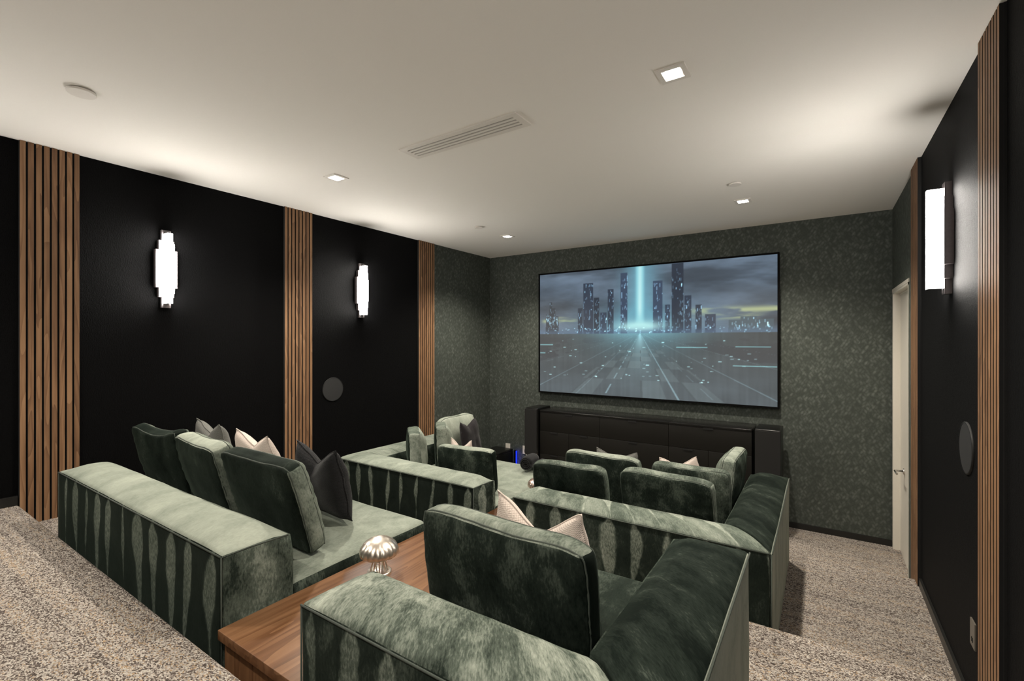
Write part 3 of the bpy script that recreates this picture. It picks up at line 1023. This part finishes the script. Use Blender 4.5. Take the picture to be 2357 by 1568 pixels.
sofa('sage green velvet sofa in the front row beside the left wall', -3.56, -2.043, 2.592, 1.41, T1, 'left',
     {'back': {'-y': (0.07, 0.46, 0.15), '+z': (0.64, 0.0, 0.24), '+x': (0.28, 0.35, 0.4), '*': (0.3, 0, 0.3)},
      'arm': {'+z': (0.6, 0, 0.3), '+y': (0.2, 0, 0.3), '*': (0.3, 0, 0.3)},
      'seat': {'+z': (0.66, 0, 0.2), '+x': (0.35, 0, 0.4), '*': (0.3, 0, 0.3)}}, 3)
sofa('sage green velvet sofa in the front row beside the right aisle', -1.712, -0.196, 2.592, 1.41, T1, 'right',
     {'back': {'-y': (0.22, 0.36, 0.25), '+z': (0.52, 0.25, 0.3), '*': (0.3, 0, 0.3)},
      'arm': {'+z': (0.12, 0.0, 0.40), '-y': (0.92, 0.15, 0.3), '*': (0.25, 0, 0.3)},  # dark top, outer face lightened as if lit from the right wall
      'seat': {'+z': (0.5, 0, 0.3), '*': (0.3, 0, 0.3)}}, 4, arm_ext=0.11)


# ------------------------------------------------------------------ cushions
def box_cushion(label, bx, by, bz, psi, tilt, w_, h, t_, seed, nap, sag=0.02, group='sage velvet back cushions', bend=0.0, puff=1.0):
    """boxed cushion with piped edges; origin at the bottom of its back face"""
    root = thing('back_cushion', label, 'cushion', (bx, by, bz), (math.radians(tilt), 0, math.radians(psi)), group)
    hw_, hh_ = w_ / 2, h / 2

    def shape(p):
        x, y, z = p
        u, v = x / hw_, (z - hh_) / hh_
        s = (y - t_ / 2) / (t_ / 2)
        uu, vv = min(1, abs(u)), min(1, abs(v))
        bul = (1 - uu ** 3.2) * (1 - vv ** 3.2)
        yy = t_ / 2 + s * (t_ / 2) * (1.0 + (1.5 if s > 0 else 0.45) * bul * puff)
        # puckers running in from the seam
        fa = 1 if abs(s) > 0.6 else 0.4
        eu, ev = (1 - uu) * hw_, (1 - vv) * hh_
        pk = (1 - math.exp(-ev / 0.012)) * math.exp(-ev / 0.05) * math.sin(x * 95 + 5 * noise.noise(Vector((x * 9, seed, s)))) + (1 - math.exp(-eu / 0.012)) * math.exp(-eu / 0.05) * math.sin(z * 95 + 5 * noise.noise(Vector((z * 9, seed + 5, s))))
        yy += s * fa * 0.0042 * pk
        yy += s * 0.008 * noise.noise(Vector((x * 6, z * 6, seed * 3.1 + s)))
        # outline: full sides, top sinks a little in the middle
        xx = x * (1 + 0.02 * (1 - vv ** 2) - 0.035 * (vv * uu) ** 5)
        zz = z - sag * (1 - uu ** 2.2) * smooth01((v + 0.4) / 1.4)
        zz -= (0.030 if v > 0 else -0.008) * (uu * vv) ** 6
        zz += 0.008 * noise.noise(Vector((x * 5, seed, 1.7 + s))) * (v > 0)
        xx += 0.005 * noise.noise(Vector((seed, z * 5, s)))
        if bend:
            yy += bend * smooth01((u - 0.1) / 0.9) ** 1.5
        if abs(s) < 0.75 and max(uu, vv) > 0.9:      # gusset swells
            g = 0.006 * (1 - s * s)
            if vv >= uu: zz += g * (1 if v > 0 else -1)
            else: xx += g * (1 if u > 0 else -1)
        return Vector((xx, yy, max(zz, 0.0005)))
    mb = MB().softbox(-hw_, hw_, 0, t_, 0, h, 0.018, (22, 4, 18), shape, nap, (seed * 2.3, seed * 0.7), k=2)
    body = mb.build('cushion_cover', VELVET, root)
    # piping on both edges
    mp = MB()
    for y in (0.012, t_ - 0.012):
        lp = []
        q = 0.006
        N_ = 16
        for i in range(N_): lp.append((-hw_ + q + (w_ - 2 * q) * i / N_, h - q))
        for i in range(N_): lp.append((hw_ - q, h - q - (h - 2 * q) * i / N_))
        for i in range(N_): lp.append((hw_ - q - (w_ - 2 * q) * i / N_, q))
        for i in range(N_): lp.append((-hw_ + q, q + (h - 2 * q) * i / N_))
        pts = [shape(Vector((a, y, b))) for a, b in lp]
        mp.tube(pts, 0.0036, 6, closed=True)
    mp.build('piping', PIPE, body)
    return root


CN = {'-y': (0.20, 0.0, 0.40), '+y': (0.55, 0, 0.3), '+z': (0.50, 0, 0.4), '+x': (0.52, 0, 0.35), '*': (0.4, 0, 0.3)}  # cushion backs darkened, tops and edges paled: shading held in the colour
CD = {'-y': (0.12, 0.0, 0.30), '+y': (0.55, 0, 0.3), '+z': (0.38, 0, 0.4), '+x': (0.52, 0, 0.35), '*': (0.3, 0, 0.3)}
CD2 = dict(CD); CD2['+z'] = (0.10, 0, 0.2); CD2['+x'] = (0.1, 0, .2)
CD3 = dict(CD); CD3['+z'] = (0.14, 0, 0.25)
SR = 0.985 + 0.014
SF = 0.704 + 0.014
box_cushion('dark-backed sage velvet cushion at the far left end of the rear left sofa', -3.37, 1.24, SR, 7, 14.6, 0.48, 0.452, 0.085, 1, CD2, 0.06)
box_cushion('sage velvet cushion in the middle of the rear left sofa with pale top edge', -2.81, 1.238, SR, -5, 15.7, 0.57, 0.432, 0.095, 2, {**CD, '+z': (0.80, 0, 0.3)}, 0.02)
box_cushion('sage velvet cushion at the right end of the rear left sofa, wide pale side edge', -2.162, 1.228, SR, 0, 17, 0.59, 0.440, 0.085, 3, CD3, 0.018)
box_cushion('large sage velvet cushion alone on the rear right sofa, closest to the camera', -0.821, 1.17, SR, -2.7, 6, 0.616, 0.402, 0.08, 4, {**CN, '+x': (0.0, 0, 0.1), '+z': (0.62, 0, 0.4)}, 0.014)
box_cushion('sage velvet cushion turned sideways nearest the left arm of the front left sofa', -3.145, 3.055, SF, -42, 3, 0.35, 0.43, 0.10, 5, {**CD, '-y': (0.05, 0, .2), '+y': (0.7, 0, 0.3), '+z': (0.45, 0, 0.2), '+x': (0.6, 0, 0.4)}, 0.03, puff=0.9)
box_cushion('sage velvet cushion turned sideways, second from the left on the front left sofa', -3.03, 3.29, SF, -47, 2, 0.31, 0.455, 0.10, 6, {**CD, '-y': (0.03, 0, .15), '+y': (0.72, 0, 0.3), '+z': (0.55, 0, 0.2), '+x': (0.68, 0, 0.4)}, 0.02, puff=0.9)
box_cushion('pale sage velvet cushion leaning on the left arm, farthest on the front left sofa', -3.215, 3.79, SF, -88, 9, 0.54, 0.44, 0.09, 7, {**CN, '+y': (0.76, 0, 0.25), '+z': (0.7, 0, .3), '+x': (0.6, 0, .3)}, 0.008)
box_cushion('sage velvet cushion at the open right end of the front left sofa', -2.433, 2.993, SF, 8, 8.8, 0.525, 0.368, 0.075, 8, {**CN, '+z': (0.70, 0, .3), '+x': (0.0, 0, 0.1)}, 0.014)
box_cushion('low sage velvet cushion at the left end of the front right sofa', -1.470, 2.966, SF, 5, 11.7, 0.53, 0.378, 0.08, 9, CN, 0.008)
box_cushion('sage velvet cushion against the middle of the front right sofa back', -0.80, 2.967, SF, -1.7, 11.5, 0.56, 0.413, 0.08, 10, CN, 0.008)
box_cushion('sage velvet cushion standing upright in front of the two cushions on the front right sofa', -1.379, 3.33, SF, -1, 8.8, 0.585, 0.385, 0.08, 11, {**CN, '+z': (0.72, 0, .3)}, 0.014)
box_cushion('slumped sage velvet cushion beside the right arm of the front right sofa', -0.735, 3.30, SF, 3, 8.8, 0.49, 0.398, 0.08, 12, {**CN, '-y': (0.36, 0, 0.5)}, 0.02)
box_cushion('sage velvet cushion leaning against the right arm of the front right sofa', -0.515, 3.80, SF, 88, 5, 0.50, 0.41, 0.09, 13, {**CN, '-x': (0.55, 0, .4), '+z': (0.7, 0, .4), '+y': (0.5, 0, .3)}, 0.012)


def throw_pillow(label, bx, by, bz, psi, tilt, w_, h, t_, mat, seed, chop=0.12, cx_=0.0, roll=0.0, group='knife-edge throw pillows'):
    """knife-edge pillow with a chopped top edge"""
    root = thing('throw_pillow', label, 'pillow', (bx, by, bz), (math.radians(tilt), math.radians(roll), math.radians(psi)), group)
    n = 26
    mb = MB()
    idx = {}
    for s in (-1, 1):
        for i in range(n + 1):
            for j in range(n + 1):
                u, v = -1 + 2 * i / n, -1 + 2 * j / n
                rim = i in (0, n) or j in (0, n)
                if s > 0 and rim:
                    idx[(s, i, j)] = idx[(-1, i, j)]
                    continue
                x = u * w_ / 2 * (1 - 0.03 * (1 - v * v) - 0.10 * smooth01((v - 0.2) / 0.8))
                z = (v + 1) / 2 * h
                k_ = max(0.0, 1 - abs(u - cx_) / (1.02 + (cx_ if u < cx_ else -cx_))) ** 1.1
                z -= chop * k_ * smooth01((v + 0.3) / 1.3)
                th = t_ / 2 * max(0.0, (1 - u ** 4) * (1 - v ** 4)) ** 0.55
                th *= 1 - 0.45 * k_ * smooth01((v + 0.1) / 1.1) * (chop / 0.12)
                y = t_ / 2 + s * th + 0.012 * noise.noise(Vector((u * 2, v * 2, seed)))
                x += 0.006 * noise.noise(Vector((u * 3, v * 3, seed + 4)))
                idx[(s, i, j)] = mb.vert((x, y, max(z, 0.0)))
    for s in (-1, 1):
        for i in range(n):
            for j in range(n):
                q = [idx[(s, i, j)], idx[(s, i + 1, j)], idx[(s, i + 1, j + 1)], idx[(s, i, j + 1)]]
                uv = [((a / n - .5) * w_ + seed, (b / n) * h) for a, b in ((i, j), (i + 1, j), (i + 1, j + 1), (i, j + 1))]
                if s > 0:
                    q.reverse(); uv.reverse()
                mb.face(q, uv, None, sm=True)
    body = mb.build('pillow_cover', mat, root)
    ring = [(i, 0) for i in range(n)] + [(n, j) for j in range(n)] + [(i, n) for i in range(n, 0, -1)] + [(0, j) for j in range(n, 0, -1)]
    MB().tube([mb.v[idx[(-1, i, j)]] for i, j in ring], 0.003, 6, closed=True).build('seam', mat, body)
    return root


throw_pillow('grey tweed throw pillow behind the middle cushion of the rear left sofa', -3.42, 1.51, SR, -5, 14, 0.44, 0.41, 0.13, GREYT, 1, 0.085)
throw_pillow('cream throw pillow with two pointed corners on the rear left sofa', -2.87, 1.51, SR, -3, 14, 0.44, 0.395, 0.13, CREAM, 2, 0.09)
throw_pillow('charcoal throw pillow with pointed corners on the rear left sofa seat', -2.265, 1.51, SR, -6, 12, 0.46, 0.385, 0.15, CHAR, 3, 0.11, -0.05)
throw_pillow('cream woven throw pillow in front of the closest large cushion on the rear right sofa', -0.845, 1.42, SR, -8, 8, 0.42, 0.375, 0.13, CREAM, 4, 0.13)
throw_pillow('dark plum throw pillow with a tall point on the front left sofa', -2.985, 3.72, SF, -80, 10, 0.34, 0.42, 0.11, DARKV, 5, 0.06, 0.2)
throw_pillow('small cream throw pillow behind the right end cushion of the front left sofa', -2.70, 3.25, SF, 4, 8, 0.25, 0.345, 0.09, CREAM, 7, 0.09)
throw_pillow('grey throw pillow peeking over the upright cushion on the front right sofa', -1.378, 3.61, SF, -1, 8, 0.38, 0.345, 0.10, GREYT, 8, 0.08)
throw_pillow('cream throw pillow whose tip shows behind the slumped cushion on the front right sofa', -0.83, 3.56, SF + 0.025, -1, 8, 0.30, 0.345, 0.10, CREAM, 9, 0.07, 0.0, -9)


# ------------------------------------------------------------------ walnut tables between the sofas and their lamps
def table(label, x0, x1, y0, y1, z, ztop):
    root = thing('console_table', label, 'table', (x0, y0, z), group='walnut tables between sofas')
    W_, D, H = x1 - x0, y1 - y0, ztop - z
    MB().softbox(0, W_, 0, D, H - 0.035, H, 0.002, (1, 1, 1), k=2).build('table_top', TABLE_W, root)
    mb = MB()
    nb = 5
    for i in range(nb):
        mb.box(0.012 + (W_ - 0.024) * i / nb, 0.012 + (W_ - 0.024) * (i + 1) / nb - 0.003, 0.018, 0.036, 0.0, H - 0.036)
    mb.build('end_panel', TABLE_P, root)
    MB().box(0.012, 0.03, 0.037, D - 0.02, 0, H - 0.036).build('side_panel', TABLE_P, root)
    MB().box(W_ - 0.03, W_ - 0.012, 0.037, D - 0.02, 0, H - 0.036).build('side_panel', TABLE_P, root)
    return root


table('walnut veneer table filling the gap between the two rear sofas', -1.748, -1.262, 0.785, 1.83, T2, 0.944)
table('walnut table in the gap between the two front sofas', -2.036, -1.718, 2.62, 3.95, T1, 0.690)


def lamp(label, x, y, z, metal, s=1.0):
    root = thing('mushroom_lamp', label, 'table lamp', (x, y, z), group='fluted metal mushroom lamps')
    R, Hh, z0 = 0.082 * s, 0.064 * s, 0.089 * s
    prof = []
    for i in range(15):
        a = math.pi / 2 * i / 13.0
        prof.append((R * math.sin(min(a, math.pi / 2 + .06)) + 0.0002, z0 + Hh * max(-0.06, math.cos(a))))
    prof += [(R * 0.93, z0 - 0.012 * s), (R * 0.9, z0 + 0.004 * s), (R * 0.5, z0 + Hh * 0.55)]

    def fl(t_, k):
        kk = min(1, k * 1.4)
        return 1 + 0.050 * smooth01((kk - 0.25) / 0.6) * (abs(math.cos(t_ * 8)) - 0.6)
    MB().lathe(prof, 160, mod=fl).build('lamp_shade', metal, root)
    mb = MB()
    for k in range(9):
        t_ = 2 * math.pi * k / 9
        c_, s_ = math.cos(t_), math.sin(t_)
        mb.tube([(c_ * 0.040 * s, s_ * 0.040 * s, 0.004), (c_ * 0.026 * s, s_ * 0.026 * s, 0.05 * s), (c_ * 0.022 * s, s_ * 0.022 * s, z0 + 0.03 * s)], 0.0030 * s, 8)
    mb.build('stem', metal, root)
    MB().lathe([(0.052 * s, 0.0), (0.052 * s, 0.006), (0.046 * s, 0.009), (0.0, 0.010)], 40).build('base', metal, root)


lamp('brushed nickel fluted mushroom lamp on the walnut table between the rear sofas', -1.60, 1.37, 0.944, NICKEL)
lamp('rose metal mushroom lamp peeking out between the two front sofas', -1.925, 3.28, 0.690, COPPER, 0.95)

# black throw on the front edge of the front left sofa: a roll with its end towards the room and a folded flap
root = thing('throw_blanket', 'rolled black knitted blanket lying on the front edge of the front left sofa', 'blanket', (-2.31, 3.72, SF + 0.012))
dx_, dy_ = -0.20, 0.98
pts = [(dx_ * 0.25 * f_, dy_ * 0.25 * f_, 0.062 + 0.004 * math.sin(f_ * 5)) for f_ in [i / 8 for i in range(9)]]
MB().tube(pts, [0.056, 0.060, 0.061, 0.060, 0.062, 0.061, 0.060, 0.058, 0.05], 26).build('roll', BLANKET, root)
sp = []
for i in range(70):
    t_ = i / 69
    a = t_ * 6 * math.pi
    rr = 0.008 + 0.046 * t_
    sp.append((0.001 + rr * math.cos(a) * 0.98, -0.005 + rr * math.cos(a) * 0.2, 0.062 + rr * math.sin(a)))
MB().tube(sp, 0.0055, 6).build('rolled_end', BLANKET, root)


def flap(p):
    x, y, z = p
    return Vector((x, y + 0.02 * math.sin(x * 9), z + 0.03 * smooth01((0.30 - x) / 0.3) + 0.008 * noise.noise(Vector((x * 7, y * 7, 2)))))


MB().softbox(0.03, 0.60, 0.06, 0.25, 0.0, 0.042, 0.018, (16, 6, 2), flap).build('folded_flap', BLANKET, root)
